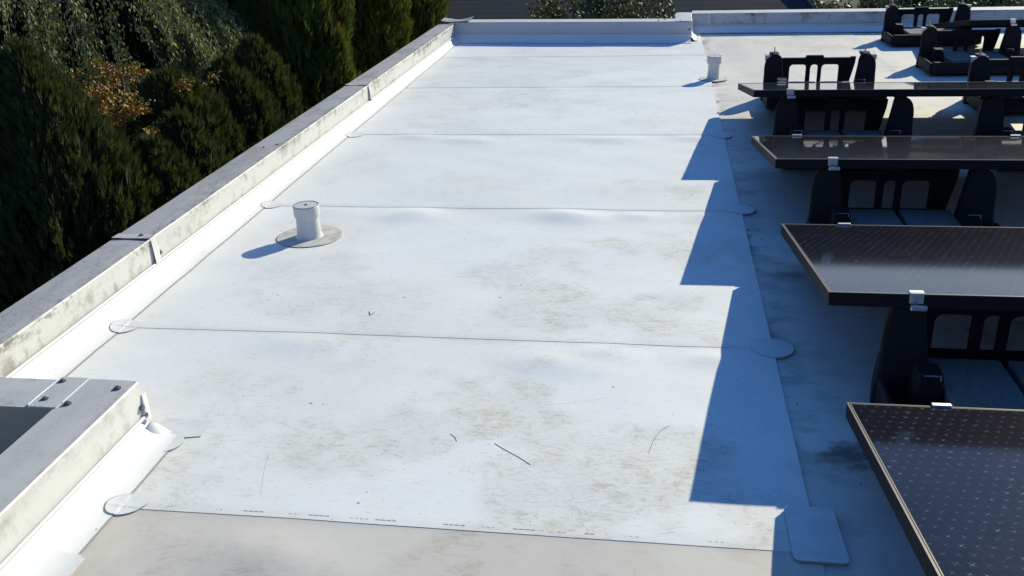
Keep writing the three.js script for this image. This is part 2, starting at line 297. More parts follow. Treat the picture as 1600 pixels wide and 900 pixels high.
// --- left parapet (runs into the depth), three coping lengths
{
  const p = thing('parapet_wall', 'long white metal-capped parapet with dirty inner face running along the left roof edge', 'parapet');
  const XI = -1.958;
  const pieces = [[-2.115, -3.21, 0.150], [-3.21, -6.20, COPH], [-6.20, -9.14, COPH + 0.002]];
  // frame: x along -z (into depth), inner face looks to +x:  rotation.y = +90deg maps local x -> -z, local z -> +x
  pieces.forEach(([za, zb, h], i) => {
    const L = za - zb, holder = new THREE.Group(); // baked below
    const c = coping(holder, L, stainTex(3 + i * 7, L, [0.60, 0.60, 0.585], [0.75, 0.65, 0.85][i], [0.9, 0.45, 0.6][i]), topTex(5 + i * 9, L, [0.42, 0.415, 0.415], [0.55, 0.7, 0.8][i]), { y1: [COPH - 0.002, COPH, COPH + 0.002][i], w: 0.157 });
    c.position.set(XI, 0, za); c.rotation.y = Math.PI / 2; p.add(c);
    // torn lap of the next length at its near end
    if (i > 0) {
      const lap = grid(6, 6, (u, v) => [u * 0.05 - 0.012, FACEB - 0.004 + v * (COPH - FACEB + 0.004), 0.004 + 0.010 * (1 - u) * (1 - v) * (i === 2 ? 1.6 : 0.7) + 0.003 * vn(u * 5 + i, v * 5)]);
      part('joint_cover', lap, copWhite, c);
      const lt = grid(4, 6, (u, v) => [u * 0.055 - 0.014, COPH + 0.004 + 0.004 * (1 - u) * vn(v * 5, i), -v * 0.16 + 0.002]); part('joint_cover', lt, std({ map: topTex(50 + i, 0.3, [0.49, 0.485, 0.48], 0.9), roughness: 0.6 }), c);
      if (i === 1) { screw(c, 0.02, COPH + 0.008, -0.05); }
      if (i === 1) { screw(c, 0.045, 0.09, 0.006, false); }
    }
    if (i === 1) for (const [x, z] of [[1.42, -0.035], [1.36, -0.085]]) screw(c, x, COPH + 0.003, z);
  });
  cove(p, [XI - 0.004, -2.09], [XI - 0.004, -9.13], [[0.115, 0], [0.052, 0]], 21);
  part('core', box(-2.1, -1.972, -0.02, 0.14, -9.25, -2.12), std({ color: rgb(0.4, 0.4, 0.4), roughness: 0.9 }), p);
  // curled sheet-metal lap at the far corner
  const curl = grid(12, 8, (u, v) => [-2.09 + u * 0.30, 0.186 + 0.030 * Math.pow(Math.abs(u - 0.45) * 1.8, 2) * (0.5 + v * 0.5) + 0.006 * vn(u * 4, v * 4), -9.12 - v * 0.17 + 0.02 * u]);
  part('corner_cover', curl, std({ color: rgb(0.42, 0.43, 0.45), roughness: 0.45, metalness: 0.2 }), p);
}
// --- near parapet at the notch: one length towards the camera, one return to the left
{
  const p = thing('parapet_wall', 'near corner of grey capped parapet with screws at lower left of the roof', 'parapet');
  const XI = -1.406, ZF = -2.105, side = std({ color: rgb(0.52, 0.38, 0.25), roughness: 0.9 });
  const c = coping(new THREE.Group(), 2.4, stainTex(91, 2.4, [0.66, 0.66, 0.645], 0.42, 0.3), topTex(93, 2.4, [0.50, 0.495, 0.49], 0.28), { m1: 0 });
  c.position.set(XI, 0, ZF + 2.4); c.rotation.y = Math.PI / 2; p.add(c);
  const r = coping(new THREE.Group(), 1.2, stainTex(95, 1.2, [0.7, 0.7, 0.69], 0.3, 0.3), topTex(97, 1.2, [0.51, 0.505, 0.50], 0.55), { y1: COPH - 0.0035, drip: side });
  r.position.set(XI - 0.156, 0, ZF); r.rotation.y = Math.PI; p.add(r);        // looks to -z, runs to -x
  // lapped cover plate over the joint
  const lm = std({ map: topTex(99, 0.4, [0.52, 0.515, 0.51], 0.45), roughness: 0.5 });
  part('joint_cover', [box(XI - 0.232, XI - 0.150, COPH - 0.002, COPH + 0.0030, ZF - 0.002, ZF + 0.159)], lm, p);
  part('sealant_bead', [tube([[XI - 0.234, COPH + 0.001, ZF + 0.005], [XI - 0.236, COPH + 0.001, ZF + 0.08], [XI - 0.235, COPH + 0.001, ZF + 0.152]], 0.0036, 10, 6), tube([[XI - 0.1495, COPH + 0.001, ZF + 0.003], [XI - 0.149, COPH + 0.001, ZF + 0.13]], 0.0018, 10, 5)], copWhite, p);
  for (const [x, z] of [[-1.622, -2.082], [-1.612, -1.985], [-1.535, -1.968], [-1.443, -2.058]]) screw(p, x, COPH + 0.006, z);
  const sideScrew = new THREE.CylinderGeometry(0.0075, 0.009, 0.008, 6).rotateZ(-Math.PI / 2).translate(XI + 0.006, 0.092, ZF + 0.018); part('screw', sideScrew, zinc, p);
  // folded corner tab
  part('corner_tab', [grid(5, 6, (u, v) => [XI + 0.003 + 0.016 * v * (1 - 0.5 * u), 0.125 - 0.075 * v, ZF + 0.004 - 0.022 * u + 0.01 * v])], std({ color: rgb(0.66, 0.66, 0.65), roughness: 0.45, side: THREE.DoubleSide }), p);
  cove(p, [XI - 0.003, 0.3], [XI - 0.003, ZF + 0.01], [[0.105, 0], [0.105, 0]], 33, 'edge_flashing');
  part('core', [box(XI - 0.15, XI - 0.012, -0.02, 0.14, ZF + 0.01, 0.3), box(-2.7, XI - 0.16, -0.6, 0.14, ZF + 0.01, ZF + 0.145)], side, p);
  // membrane piece dressed round the corner with its rounded flap
  const fl = disc(-1.338, -2.055, 0.055, 0.002, 1.0, 0, 0.003, (x, z) => roofY(x, z) + 0.002 + 0.055 * ss(0.065, 0.0, Math.hypot(x - (XI + 0.006), z - (ZF + 0.01))));
  part('corner_flap', fl, patchMat, p);
  const t2 = grid(10, 6, (u, v) => { const x = -1.395 + u * 0.15, z = ZF - 0.075 + v * 0.12 * (1 - 0.3 * u); return [x, roofY(x, z) + 0.0026, z]; }, null, true); part('corner_flap', t2, std({ map: patchMat.map, roughness: 0.5 }), p);
  part('seam_patch', disc(-1.292, -1.775, 0.042, 0.0020, 1.25, -0.5, 0.003, (x, z) => x < -1.300 ? roofY(x, z) + 0.0040 + 0.048 * Math.pow(clamp((-1.304 - x) / 0.105), 2.1) : roofY(x, z) + 0.0012), patchMat, p);
  const sq = grid(16, 10, (u, v) => { const x = -1.44 + 0.03 + u * 0.135, z = -1.425 - v * 0.15; const k = clamp((-1.30 - x) / 0.105); return [x, roofY(x, z) + 0.0075 + 0.048 * Math.pow(k, 2.1), z + (u > 0.9 ? 0.01 : 0)]; }); part('seam_patch', sq, std({ map: patchMat.map, roughness: 0.48 }), p);
}
// --- far parapets: left length, step back, right length
{
  const p = thing('parapet_wall', 'blue-shaded far parapet with pale metal cap stepping back beside the grey pipe', 'parapet');
  const seg = (A, B, o, seed, base) => { // A left end of the inner face, B right end
    const L = Math.hypot(B[0] - A[0], B[1] - A[1]), ang = Math.atan2(-(B[1] - A[1]), B[0] - A[0]);
    const c = coping(new THREE.Group(), L, stainTex(seed, L, base, o.amt, 0.6), topTex(seed + 2, L, [0.60, 0.60, 0.61], 0.35), o);
    c.position.set(A[0], 0, A[1]); c.rotation.y = ang; p.add(c); return c;
  };
  const a = seg([-1.962, -9.125], [0.283, -8.925], { w: 0.2, amt: 0.15, y0: 0.072, y1: 0.180 }, 61, [0.50, 0.51, 0.53]);
  const b = seg([0.283, -8.929], [0.300, -9.53], { w: 0.15, amt: 0.2, y1: 0.183 }, 63, [0.66, 0.66, 0.66]);
  const c = seg([0.302, -9.53], [4.9, -9.355], { w: 0.215, amt: 0.75, y1: 0.172 }, 65, [0.54, 0.54, 0.53]);
  part('joint_cover', grid(2, 4, (u, v) => [0.155 + u * 0.02, FACEB - 0.008 + v * (COPH - FACEB + 0.012), 0.005]), copWhite, c);
  part('joint_cover', box(0.155, 0.185, COPH + 0.001, COPH + 0.005, -0.21, 0.004), copWhite, c);
  for (const x of [0.9, 1.62, 1.65, 2.8]) screw(c, x, COPH + 0.006, -0.08);
  for (const [x, z] of [[1.95, -0.06], [2.0, -0.12], [2.15, -0.05]]) screw(a, x, 0.186, z);
  screw(a, 2.235, 0.11, 0.004, false);
  cove(p, [-1.96, -9.128], [0.283, -8.928], [[0, 0.12], [0, 0.12]], 67, 'edge_flashing');
  cove(p, [0.302, -9.533], [4.9, -9.358], [[0, 0.12], [0, 0.12]], 69, 'edge_flashing');
  cove(p, [0.281, -8.93], [0.298, -9.53], [[0.06, 0], [0.06, 0]], 73, 'edge_flashing');
  part('core', [box(-2.05, 0.13, -0.03, 0.15, -9.3, -9.145), box(0.14, 0.265, -0.03, 0.15, -9.7, -8.97), box(0.28, 4.9, -0.03, 0.14, -9.7, -9.585)], std({ color: rgb(0.42, 0.42, 0.42), roughness: 0.9 }), p);
}
// ---------------------------------------------------------------- vent pipes
function ventPipe(label, x, z, r, rc, H, hc, padR, lean) {
  const p = thing('vent_pipe', label, 'vent pipe', [x, roofY(x, z), z], 0, 'white capped vent pipes on the roof');
  const L = (pts) => new THREE.LatheGeometry(pts.map(q => new THREE.Vector2(...q)), 40);
  const bm = std({ map: tex(256, 128, (u, v, c) => { const d = 0.10 * fbm(u * 14, v * 3) + 0.12 * ss(0.2, 0, v) * vn(u * 40, v * 9); const k = 0.66 - d; c[0] = k; c[1] = k; c[2] = k * 1.0; }), roughness: 0.5 });
  const body = part('pipe_boot', L([[r * 1.25, 0.000], [r * 1.12, 0.006], [r * 1.05, 0.02], [r, 0.06], [r * 0.97, H - hc - 0.006], [rc * 0.93, H - hc]]), bm, p);
  const cap = part('cap', L([[rc * 0.93, H - hc], [rc, H - hc + 0.005], [rc, H - 0.004], [rc * 0.975, H - 0.001], [rc * 0.9, H], [rc * 0.55, H + 0.0005], [0.0, H + 0.0005]]), bm, p);
  part('seal_ring', new THREE.TorusGeometry(rc * 0.955, 0.0016, 6, 48).rotateX(Math.PI / 2).translate(0, H + 0.0005, 0), std({ color: rgb(0.22, 0.22, 0.24), roughness: 0.8 }), cap);
  part('vent_hole', new THREE.CylinderGeometry(rc * 0.13, rc * 0.13, 0.002, 18).translate(0, H + 0.001, 0), std({ color: rgb(0.03, 0.03, 0.03), roughness: 0.9 }), cap);
  const g = disc(x, z, padR, 0.003, 1, 0, 0.004); g.translate(-x, -roofY(x, z), -z);
  part('base_flange', g, std({ vertexColors: true, roughness: 0.75, map: tex(256, 256, (u, v, c) => { const d = fbm(u * 12, v * 12), f = vn(u * 70, v * 80); const k = 0.60 - 0.12 * ss(0.4, 0.7, d) - 0.07 * f; c[0] = k; c[1] = k * 0.97; c[2] = k * 0.88; }) }), p);
  body.rotation.z = lean; cap.rotation.z = lean;
  return p;
}
ventPipe('white capped vent pipe on a beige round flange left of centre, casting a blue shadow', -1.500, -3.70, 0.0505, 0.0565, 0.146, 0.050, 0.142, 0.0);
ventPipe('small grey-white vent pipe farther back before the row of black stands', 0.400, -7.17, 0.042, 0.054, 0.168, 0.052, 0.105, -0.03);

// ---------------------------------------------------------------- solar panels
const PW = 1.72, PD = 1.049, TILT = Math.asin((0.341 - 0.171) / PD), PT = 0.038;
function cellTex(seed, extra, dustK = 1) {
  const r = rng(seed), W = 2048, H = 1024, cr = new Float32Array(W * H), X = u => u * PW;
  const dab = (px, py, v) => { if (px >= 0 && py >= 0 && px < W && py < H) { const k = py * W + px; cr[k] = Math.max(cr[k], v); } };
  const sx = 0.0275 / PW * W, sy = 0.033 / PD * H;
  for (let j = 0; j * sy < H; j++) for (let i = 0; i * sx < W; i++) { // little printed crosses of the contact grid
    const cx = (i + 0.5 * (j % 2) + 0.02 * j) * sx + (r() - 0.5) * 3, cy = (j + 0.5) * sy + (r() - 0.5) * 3, L = 4.5 + 4 * r(), b = vn(i * 0.21, j * 0.3), v = (0.30 + 0.9 * r() * r()) * (0.55 + 0.9 * b);
    for (let q = -L; q <= L; q += 0.6) { const f = v * (1 - 0.7 * Math.abs(q) / L); dab(Math.round(cx + q), Math.round(cy + q * 0.85), f); if (r() < 0.9) dab(Math.round(cx + q), Math.round(cy - q * 0.85), f * 0.8); }
  }
  for (let k = 0; k < 5200; k++) { let px = r() * W, py = r() * H, m = vn(px / 150, py / 110); if (r() > m * m * 1.4) continue; let a = (r() - 0.5) * 1.6, L = 3 + 16 * r() * r(), v = 0.05 + 0.28 * r() * r(); for (let s = 0; s < L; s++) { dab(Math.round(px), Math.round(py), v); px += Math.cos(a); py += Math.sin(a); } }
  if (extra) extra(dab, W, H, r);
  return tex(W, H, (u, v, c) => {
    const k = cr[Math.min(H - 1, Math.floor(v * H)) * W + Math.min(W - 1, Math.floor(u * W))];
    const dust = dustK * 0.002 * fbm(u * 30, v * 18) + dustK * 0.006 * ss(0.55, 0.8, vn(u * 260, v * 170)) * vn(u * 20, v * 12);
    const x = u * PW, cell = ((x / 0.158) % 1), gl = (cell < 0.012) ? 0.004 : 0;
    c[0] = 0.004 + 0.42 * k + dust + gl; c[1] = 0.005 + 0.43 * k + dust + gl; c[2] = 0.013 + 0.46 * k + dust + gl;
  });
}
const glassA = new THREE.MeshPhysicalMaterial({ map: cellTex(301), roughness: 0.4, ior: 1.5, specularIntensity: 0.03, clearcoat: 1, clearcoatRoughness: 0.09 });
const glassB = new THREE.MeshPhysicalMaterial({ map: cellTex(307, (dab, W, H, r) => { for (let q = 0; q < 9; q++) { let px = W * (0.515 + 0.05 * r()), py = H * (0.35 + 0.25 * r()), a = -0.5 + 0.5 * r(), L = 30 + 60 * r(); for (let s = 0; s < L; s++) { dab(Math.round(px), Math.round(py), 0.9); dab(Math.round(px), Math.round(py) + 1, 0.7); px += Math.cos(a); py += 0.7 * Math.sin(a) + 0.4 * (r() - 0.5); } } }, 3.2), roughness: 0.4, ior: 1.5, specularIntensity: 0.08, clearcoat: 1, clearcoatRoughness: 0.035 });
const frameM = new THREE.MeshPhysicalMaterial({ color: rgb(0.010, 0.010, 0.012), roughness: 0.6, specularIntensity: 0.25 });
const lipM = std({ color: rgb(0.27, 0.25, 0.22), roughness: 0.42, metalness: 0.75 });
const backM = std({ color: rgb(0.05, 0.05, 0.055), roughness: 0.7 });
function solarPanel(label, x, z, glass, width = PW) { // x,z: near-left top corner; near edge is the high one
  const p = thing('solar_panel', label, 'solar panel', [x, 0, z], 0, 'tilted solar panels on black ballasted stands');
  const holder = new THREE.Object3D(); holder.position.set(0, 0.341, 0); holder.rotation.x = -TILT; holder.updateMatrix();
  const put = (g) => g.applyMatrix4(holder.matrix);   // local: x right, y up from the glass plane, z from 0 (near) to -PD (far)
  const fw = 0.009, wd = width;
  part('frame', put(merge([box(0, wd, -PT, -0.0012, -0.0022, 0), box(0, wd, -PT, -0.0012, -PD, -PD + 0.0022), box(0, 0.0022, -PT, -0.0012, -PD + 0.0022, -0.0022), box(wd - 0.0022, wd, -PT, -0.0012, -PD + 0.0022, -0.0022),
    box(0.0022, wd - 0.0022, -PT, -PT + 0.002, -0.03, -0.0022), box(0.0022, wd - 0.0022, -PT, -PT + 0.002, -PD + 0.0022, -PD + 0.03), box(0.0022, 0.03, -PT, -PT + 0.002, -PD + 0.03, -0.03), box(wd - 0.03, wd - 0.0022, -PT, -PT + 0.002, -PD + 0.03, -0.03)])), frameM, p);
  const ring = (a, b, y0, y1) => [box(a, wd - a, y0, y1, -b, -a), box(a, wd - a, y0, y1, -PD + a, -PD + b), box(a, b, y0, y1, -PD + b, -b), box(wd - b, wd - a, y0, y1, -PD + b, -b)];
  part('frame_lip', put(merge([...ring(0, 0.0042, -0.0012, 0.0006), ...ring(0.0066, 0.009, -0.0012, 0.0002)])), lipM, p);
  part('frame_groove', put(merge(ring(0.0042, 0.0066, -0.0012, -0.0004))), frameM, p);
  const g = grid(2, 2, (u, v) => [fw + u * (wd - 2 * fw), -0.0010, -fw - v * (PD - 2 * fw)], (u, v) => [u * wd / PW, v]);
  part('glass', put(g), glass, p);
  part('back_sheet', put(box(0.003, wd - 0.003, -0.007, -0.003, -PD + 0.003, -0.003)), backM, p);
  part('junction_box', put(rbox(wd / 2 - 0.06, wd / 2 + 0.06, -0.026, -0.0075, -0.2, -0.09, 0.004)), backM, p);
  return p;
}
const ZN = [-1.109, -2.447, -3.783, -5.122, -6.46, -7.58, -8.86];
solarPanel('nearest dark solar panel, speckled with tiny crosses, cut off by the lower right corner', 0.488, ZN[0], glassA);
solarPanel('second solar panel from the front, with a pale sheen on its near half', 0.476, ZN[1], glassA);
solarPanel('third solar panel from the front, grey glass with a white streak of droppings', 0.474, ZN[2], glassB);
solarPanel('fourth and thinnest-looking solar panel, mirroring the white roof and the black stand behind', 0.502, ZN[3], glassB);
solarPanel('farthest solar panel at the top right, seen edge on by the far parapet', 2.27, ZN[5], glassB);

// ---------------------------------------------------------------- black plastic ballast stands
const plastic = new THREE.MeshPhysicalMaterial({ color: rgb(0.013, 0.014, 0.016), roughness: 0.62, specularIntensity: 0.32, bumpMap: tex(256, 256, (u, v, c) => { const k = fbm(u * 40, v * 40); c[0] = c[1] = c[2] = k; }, false), bumpScale: 0.0006 });
const alu = std({ color: rgb(0.62, 0.64, 0.66), metalness: 0.85, roughness: 0.42 });
const steel = std({ color: rgb(0.45, 0.45, 0.46), metalness: 0.9, roughness: 0.35 });
function extr(pts, d, holes = [], bevel = 0.004) { // pts in x,y; extruded from z = 0 to -d
  const s = new THREE.Shape(); pts.forEach((p, i) => i ? s.lineTo(p[0], p[1]) : s.moveTo(p[0], p[1]));
  for (const h of holes) s.holes.push(h);
  return new THREE.ExtrudeGeometry(s, { depth: d - 2 * bevel, bevelEnabled: true, bevelSize: bevel, bevelThickness: bevel, bevelSegments: 2, curveSegments: 8 }).translate(0, 0, -d + bevel);
}
function hole(x0, x1, y0, y1, r) { const h = new THREE.Path(); h.moveTo(x0, y0); h.lineTo(x0, y1 - r); h.quadraticCurveTo(x0, y1, x0 + r, y1); h.lineTo(x1 - r, y1); h.quadraticCurveTo(x1, y1, x1, y1 - r); h.lineTo(x1, y0); h.closePath(); return h; }
const G = {};
{
  // left tower, front outline; tapers upward, rounded shoulder outside; the hollow side is the inner one
const left = [[-0.010, 0.0], [-0.006, 0.05], [0.001, 0.10], [0.003, 0.16], [0.003, 0.20], [0.005, 0.228], [0.011, 0.252], [0.022, 0.269], [0.037, 0.279], [0.055, 0.283], [0.078, 0.282], [0.092, 0.274], [0.099, 0.255], [0.103, 0.22], [0.114, 0.14], [0.126, 0.06], [0.134, 0.0]];
  const tower = (d) => extr(left, d, [], 0.011);
  const skewZ = (g, k0, k1) => { const p = g.attributes.position; for (let i = 0; i < p.count; i++) { const t = p.getY(i) / 0.3, z = p.getZ(i); p.setX(i, p.getX(i) + (p.getX(i) > 0.06 ? 0.24 : -0.26) * Math.min(0, z)); p.setZ(i, z * (1.12 - 0.34 * t * t) + 0.015 * (1 - t) - 0.012 * t * t); } g.computeVertexNormals(); return g; };
  G.towerL = skewZ(tower(0.135)).translate(0, 0, -0.012);
  G.towerR = G.towerL.clone().scale(-1, 1, 1).translate(0.70, 0, 0); { const ix = G.towerR.attributes; const p = ix.position, n = ix.normal, u = ix.uv; for (let i = 0; i < p.count; i += 3) for (const a of [p, n, u]) { const s = a.itemSize; for (let q = 0; q < s; q++) { const t = a.array[(i + 1) * s + q]; a.array[(i + 1) * s + q] = a.array[(i + 2) * s + q]; a.array[(i + 2) * s + q] = t; } } G.towerR.computeVertexNormals(); }
  G.cap = rbox(0.032, 0.090, 0.275, 0.2945, -0.115, -0.05, 0.005);
  // windowed wall between the towers
  const w = [[0.10, 0.02], [0.095, 0.232], [0.285, 0.232], [0.293, 0.248], [0.395, 0.248], [0.403, 0.232], [0.575, 0.232], [0.585, 0.238], [0.606, 0.238], [0.603, 0.20], [0.572, 0.06], [0.566, 0.02]];
  G.wall = extr(w, 0.03, [hole(0.181, 0.292, 0.05, 0.192, 0.028), hole(0.318, 0.369, 0.05, 0.192, 0.0254), hole(0.391, 0.506, 0.05, 0.192, 0.028)], 0.004).translate(0, 0, -0.195);
  G.rib = [0.305, 0.380].map((x) => rbox(x - 0.006, x + 0.006, 0.03, 0.2, -0.245, -0.222, 0.003));
  G.webL = [grid(4, 4, (u, v) => { const y = 0.03 + v * 0.25; return [0.11 + 0.035 * (1 - v) - u * 0.02, y, -0.15 - u * 0.06]; })];
  // tray
  G.tray = [rbox(0.004, 0.696, 0.006, 0.022, -0.02, 0.350, 0.005), rbox(0.10, 0.565, 0.006, 0.0215, -0.255, -0.021, 0.005), rbox(0.0, 0.70, 0.012, 0.098, 0.346, 0.364, 0.008, 3), rbox(0.01, 0.69, 0.0905, 0.0965, 0.334, 0.372, 0.0028),
    rbox(-0.014, 0.004, 0.012, 0.090, 0.02, 0.352, 0.008, 3), rbox(0.696, 0.714, 0.012, 0.090, 0.02, 0.352, 0.008, 3), rbox(0.11, 0.56, 0.0225, 0.05, -0.262, -0.246, 0.005)];
  // low seats for the next panel
  const seat = (x, sgn) => { const g = extr([[x - 0.012, 0.0], [x - 0.004, 0.09], [x, 0.128], [x + 0.052, 0.128], [x + 0.056, 0.09], [x + 0.066, 0.0]], 0.075, [], 0.004); return g.translate(0, 0.016, 0.105); };
  G.seatL = seat(0.078); G.seatR = seat(0.570);
}
function stand(label, x, z, { clampL = true, clampR = false, low = true, blocks = true, where = '' } = {}) {
  const s = thing('ballast_stand', label, 'panel stand', [x, 0.003, z], 0, 'black plastic ballast stands for solar panels');
  const tl = part('tower', [G.towerL, G.cap], plastic, s), tr = part('tower', [G.towerR, G.cap.clone().translate(0.578, 0, 0)], plastic, s);
  part('window_wall', [G.wall, ...G.rib], plastic, s);
  part('tray', G.tray, plastic, s);
  for (const [g, x0] of [[G.seatL, 0.078], [G.seatR, 0.570]]) { const q = part('low_seat', g, plastic, s); part('seat_clip', [box(x0 + 0.004, x0 + 0.050, 0.1452, 0.1472, 0.058, 0.108), box(x0 + 0.046, x0 + 0.050, 0.132, 0.1452, 0.104, 0.108)], alu, q); }
  for (const [t, x0, c] of [[tl, 0.061, clampL], [tr, 0.639, clampR]]) { if (c === true || (c === false && low)) continue;
    part('stud', [new THREE.CylinderGeometry(0.0042, 0.0042, 0.04, 10).translate(x0, 0.310, -0.08)], steel, t);
  }
  // silver end clamp hooked over the high edge of the panel
  const clamp = (x0, t) => { const o = part('end_clamp', [rbox(x0, x0 + 0.037, 0.2995, 0.3415, 0.0008, 0.0042, 0.0012), rbox(x0, x0 + 0.037, 0.3395, 0.3425, -0.018, 0.0004, 0.001), rbox(x0 + 0.004, x0 + 0.046, 0.2955, 0.3095, 0.0046, 0.018, 0.002)], alu, t);
    part('nut', new THREE.CylinderGeometry(0.0075, 0.0075, 0.008, 6).rotateX(Math.PI / 2).translate(x0 + 0.014, 0.315, 0.009), steel, o); };
  const looseClamp = (x0, t) => part('loose_clamp', [rbox(x0, x0 + 0.034, 0.252, 0.284, -0.026, -0.022, 0.0012), rbox(x0, x0 + 0.034, 0.281, 0.285, -0.07, -0.026, 0.0012)], alu, t);
  if (clampL === true) clamp(0.046, tl); else if (clampL === 'loose') looseClamp(-0.004, tl);
  if (clampR === true) clamp(0.60, tr); else if (clampR === 'loose') looseClamp(0.670, tr);
  if (low) part('low_clamp', [rbox(0.050, 0.096, 0.169, 0.1745, 0.296, 0.310, 0.0015), box(0.06, 0.09, 0.024, 0.169, 0.3065, 0.3095)], alu, s); // over the low edge of the nearer panel
  if (blocks) blocks.forEach(([bx, w, lab], i) => {
    const b = new THREE.Mesh(blockGeo(w, 0.40, 0.075, Math.round(x * 100 + i * 7 - z * 31)), blockMat); b.name = numbered('concrete_block'); b.position.set(x + bx, 0.0265, z + 0.10); b.castShadow = b.receiveShadow = true; b.rotation.y = (i ? -1 : 1) * 0.008;
    b.userData = { label: lab, category: 'concrete block', group: 'concrete ballast blocks lying in the black stands' }; scene.add(b);
  });
  return s;
}
const blockMat = std({ map: tex(512, 512, (u, v, c) => { const k = 0.20 - 0.06 * fbm(u * 18, v * 18) - 0.06 * ss(0.6, 0.85, vn(u * 120, v * 120)); c[0] = k; c[1] = k * 0.985; c[2] = k * 0.95; }), roughness: 0.92 });
function blockGeo(w, d, h, seed) { const g = new RoundedBoxGeometry(w, h, d, 3, 0.007); g.translate(0, h / 2, 0); const p = g.attributes.position; for (let i = 0; i < p.count; i++) { const n = vn(p.getX(i) * 40 + seed, p.getZ(i) * 40 + p.getY(i) * 60) - 0.5; p.setXYZ(i, p.getX(i) + n * 0.002, p.getY(i) + (p.getY(i) > 0.03 ? n * 0.0016 : 0), p.getZ(i) + n * 0.002); } g.computeVertexNormals(); return g; }
const two = (a) => [[0.245, 0.20, `left concrete block in ${a}`], [0.462, 0.20, `right concrete block in ${a}`]];
stand('black stand under the second panel from the front, nearest of the stands', 0.640, ZN[1], { blocks: two('the nearest black stand, under the second panel') });
stand('black stand with three windows under the third panel from the front', 0.632, ZN[2], { blocks: two('the black stand under the third panel') });
stand('black stand under the fourth panel, the thin one mirroring the roof', 0.626, ZN[3], { blocks: two('the black stand under the fourth panel') });
stand('black stand in deep shade under the right part of the fourth panel', 1.66, ZN[3], { clampL: false, blocks: two('the shaded stand at the right end of the fourth panel') });
stand('bare black stand with three open windows behind the fourth panel, no panel on it', 0.697, ZN[4], { clampL: 'loose', clampR: 'loose', blocks: [[0.245, 0.20, 'left concrete block in the bare stand behind the fourth panel'], [0.462, 0.20, 'right concrete block in the bare stand behind the fourth panel']] });
stand('bare black stand behind the right end of the fourth panel', 1.95, -6.33, { clampL: 'loose', clampR: false, low: false, blocks: [[0.245, 0.20, 'left concrete block in the bare stand behind the right end of the fourth panel'], [0.462, 0.20, 'right concrete block in the bare stand behind the right end of the fourth panel']] });
stand('black stand under the farthest panel, its left tower bare and sunlit block inside', 1.95, ZN[5], { clampL: 'loose', clampR: true, low: false, blocks: [[0.245, 0.20, 'left concrete block in the stand under the farthest panel'], [0.462, 0.20, 'right concrete block in the stand under the farthest panel']] });
stand('bare black stand standing against the far parapet at the top right', 1.95, ZN[6], { clampL: 'loose', clampR: 'loose', low: false, blocks: [[0.245, 0.20, 'left concrete block in the stand against the far parapet'], [0.462, 0.20, 'right concrete block in the stand against the far parapet']] });

// ---------------------------------------------------------------- bits lying on the membrane
{
  const bark = std({ color: rgb(0.27, 0.20, 0.14), roughness: 0.9 });
  const twig = (label, pts, r) => { const m = part(numbered('twig'), tube(pts.map(([x, z, l]) => [x, roofY(x, z) + r * 0.7 + (l || 0), z]), r, 14, 5), bark, scene); m.userData = { label, category: 'twig' }; };
  twig('thin straight brown twig lying on the white membrane in the foreground', [[-0.415, -2.135], [-0.385, -2.11], [-0.345, -2.08], [-0.305, -2.045]], 0.0008);
  twig('small dark bent twig on the membrane between the pipe and the camera', [[-1.006, -2.945], [-1.0, -2.93], [-0.993, -2.915], [-0.985, -2.94]], 0.0016);
  twig('short brown twig left of the long straight one', [[-0.545, -2.17], [-0.53, -2.155], [-0.52, -2.135]], 0.0008);
  twig('pale reddish curved stalk lying near the panel shadow', [[0.0, -2.13], [0.012, -2.19], [0.03, -2.24], [0.055, -2.27]], 0.0007);
}
// ---------------------------------------------------------------- ground and lower roof
{
  const gt = tex(512, 512, (u, v, c) => { const k = 0.03 + 0.04 * fbm(u * 40, v * 40); c[0] = k * 0.8; c[1] = k; c[2] = k * 0.55; }); gt.repeat.set(40, 40);
  const g = part('ground', new THREE.PlaneGeometry(500, 500).rotateX(-Math.PI / 2).translate(0, -4.2, 0), std({ map: gt, roughness: 1 }), scene); g.userData = { kind: 'structure' };
  const l = part('lower_roof', box(-4.2, -1.47, -2.75, -2.6, -1.9, 2.5), std({ map: membraneTex(512, 512, 0, 3, 0, 4, { tint: [0.40, 0.29, 0.20], dirt: 0.2, n: 10, seed: 88 }), roughness: 0.7 }), scene); l.userData = { kind: 'structure' };
}
// ---------------------------------------------------------------- vegetation
const UP = new THREE.Vector3(0, 1, 0);
function leafInst(parent, name, geo, mat, list, colorFn) { // list of {p, q, s}
  const m = new THREE.InstancedMesh(geo, mat, list.length), M = new THREE.Matrix4(), c = new THREE.Color();
  list.forEach((l, i) => { M.compose(l.p, l.q, l.s); m.setMatrixAt(i, M); colorFn(c, l, i); m.setColorAt(i, c); });
  m.name = name; m.userData.kind = 'stuff'; m.castShadow = m.receiveShadow = true; parent.add(m); return m;
}
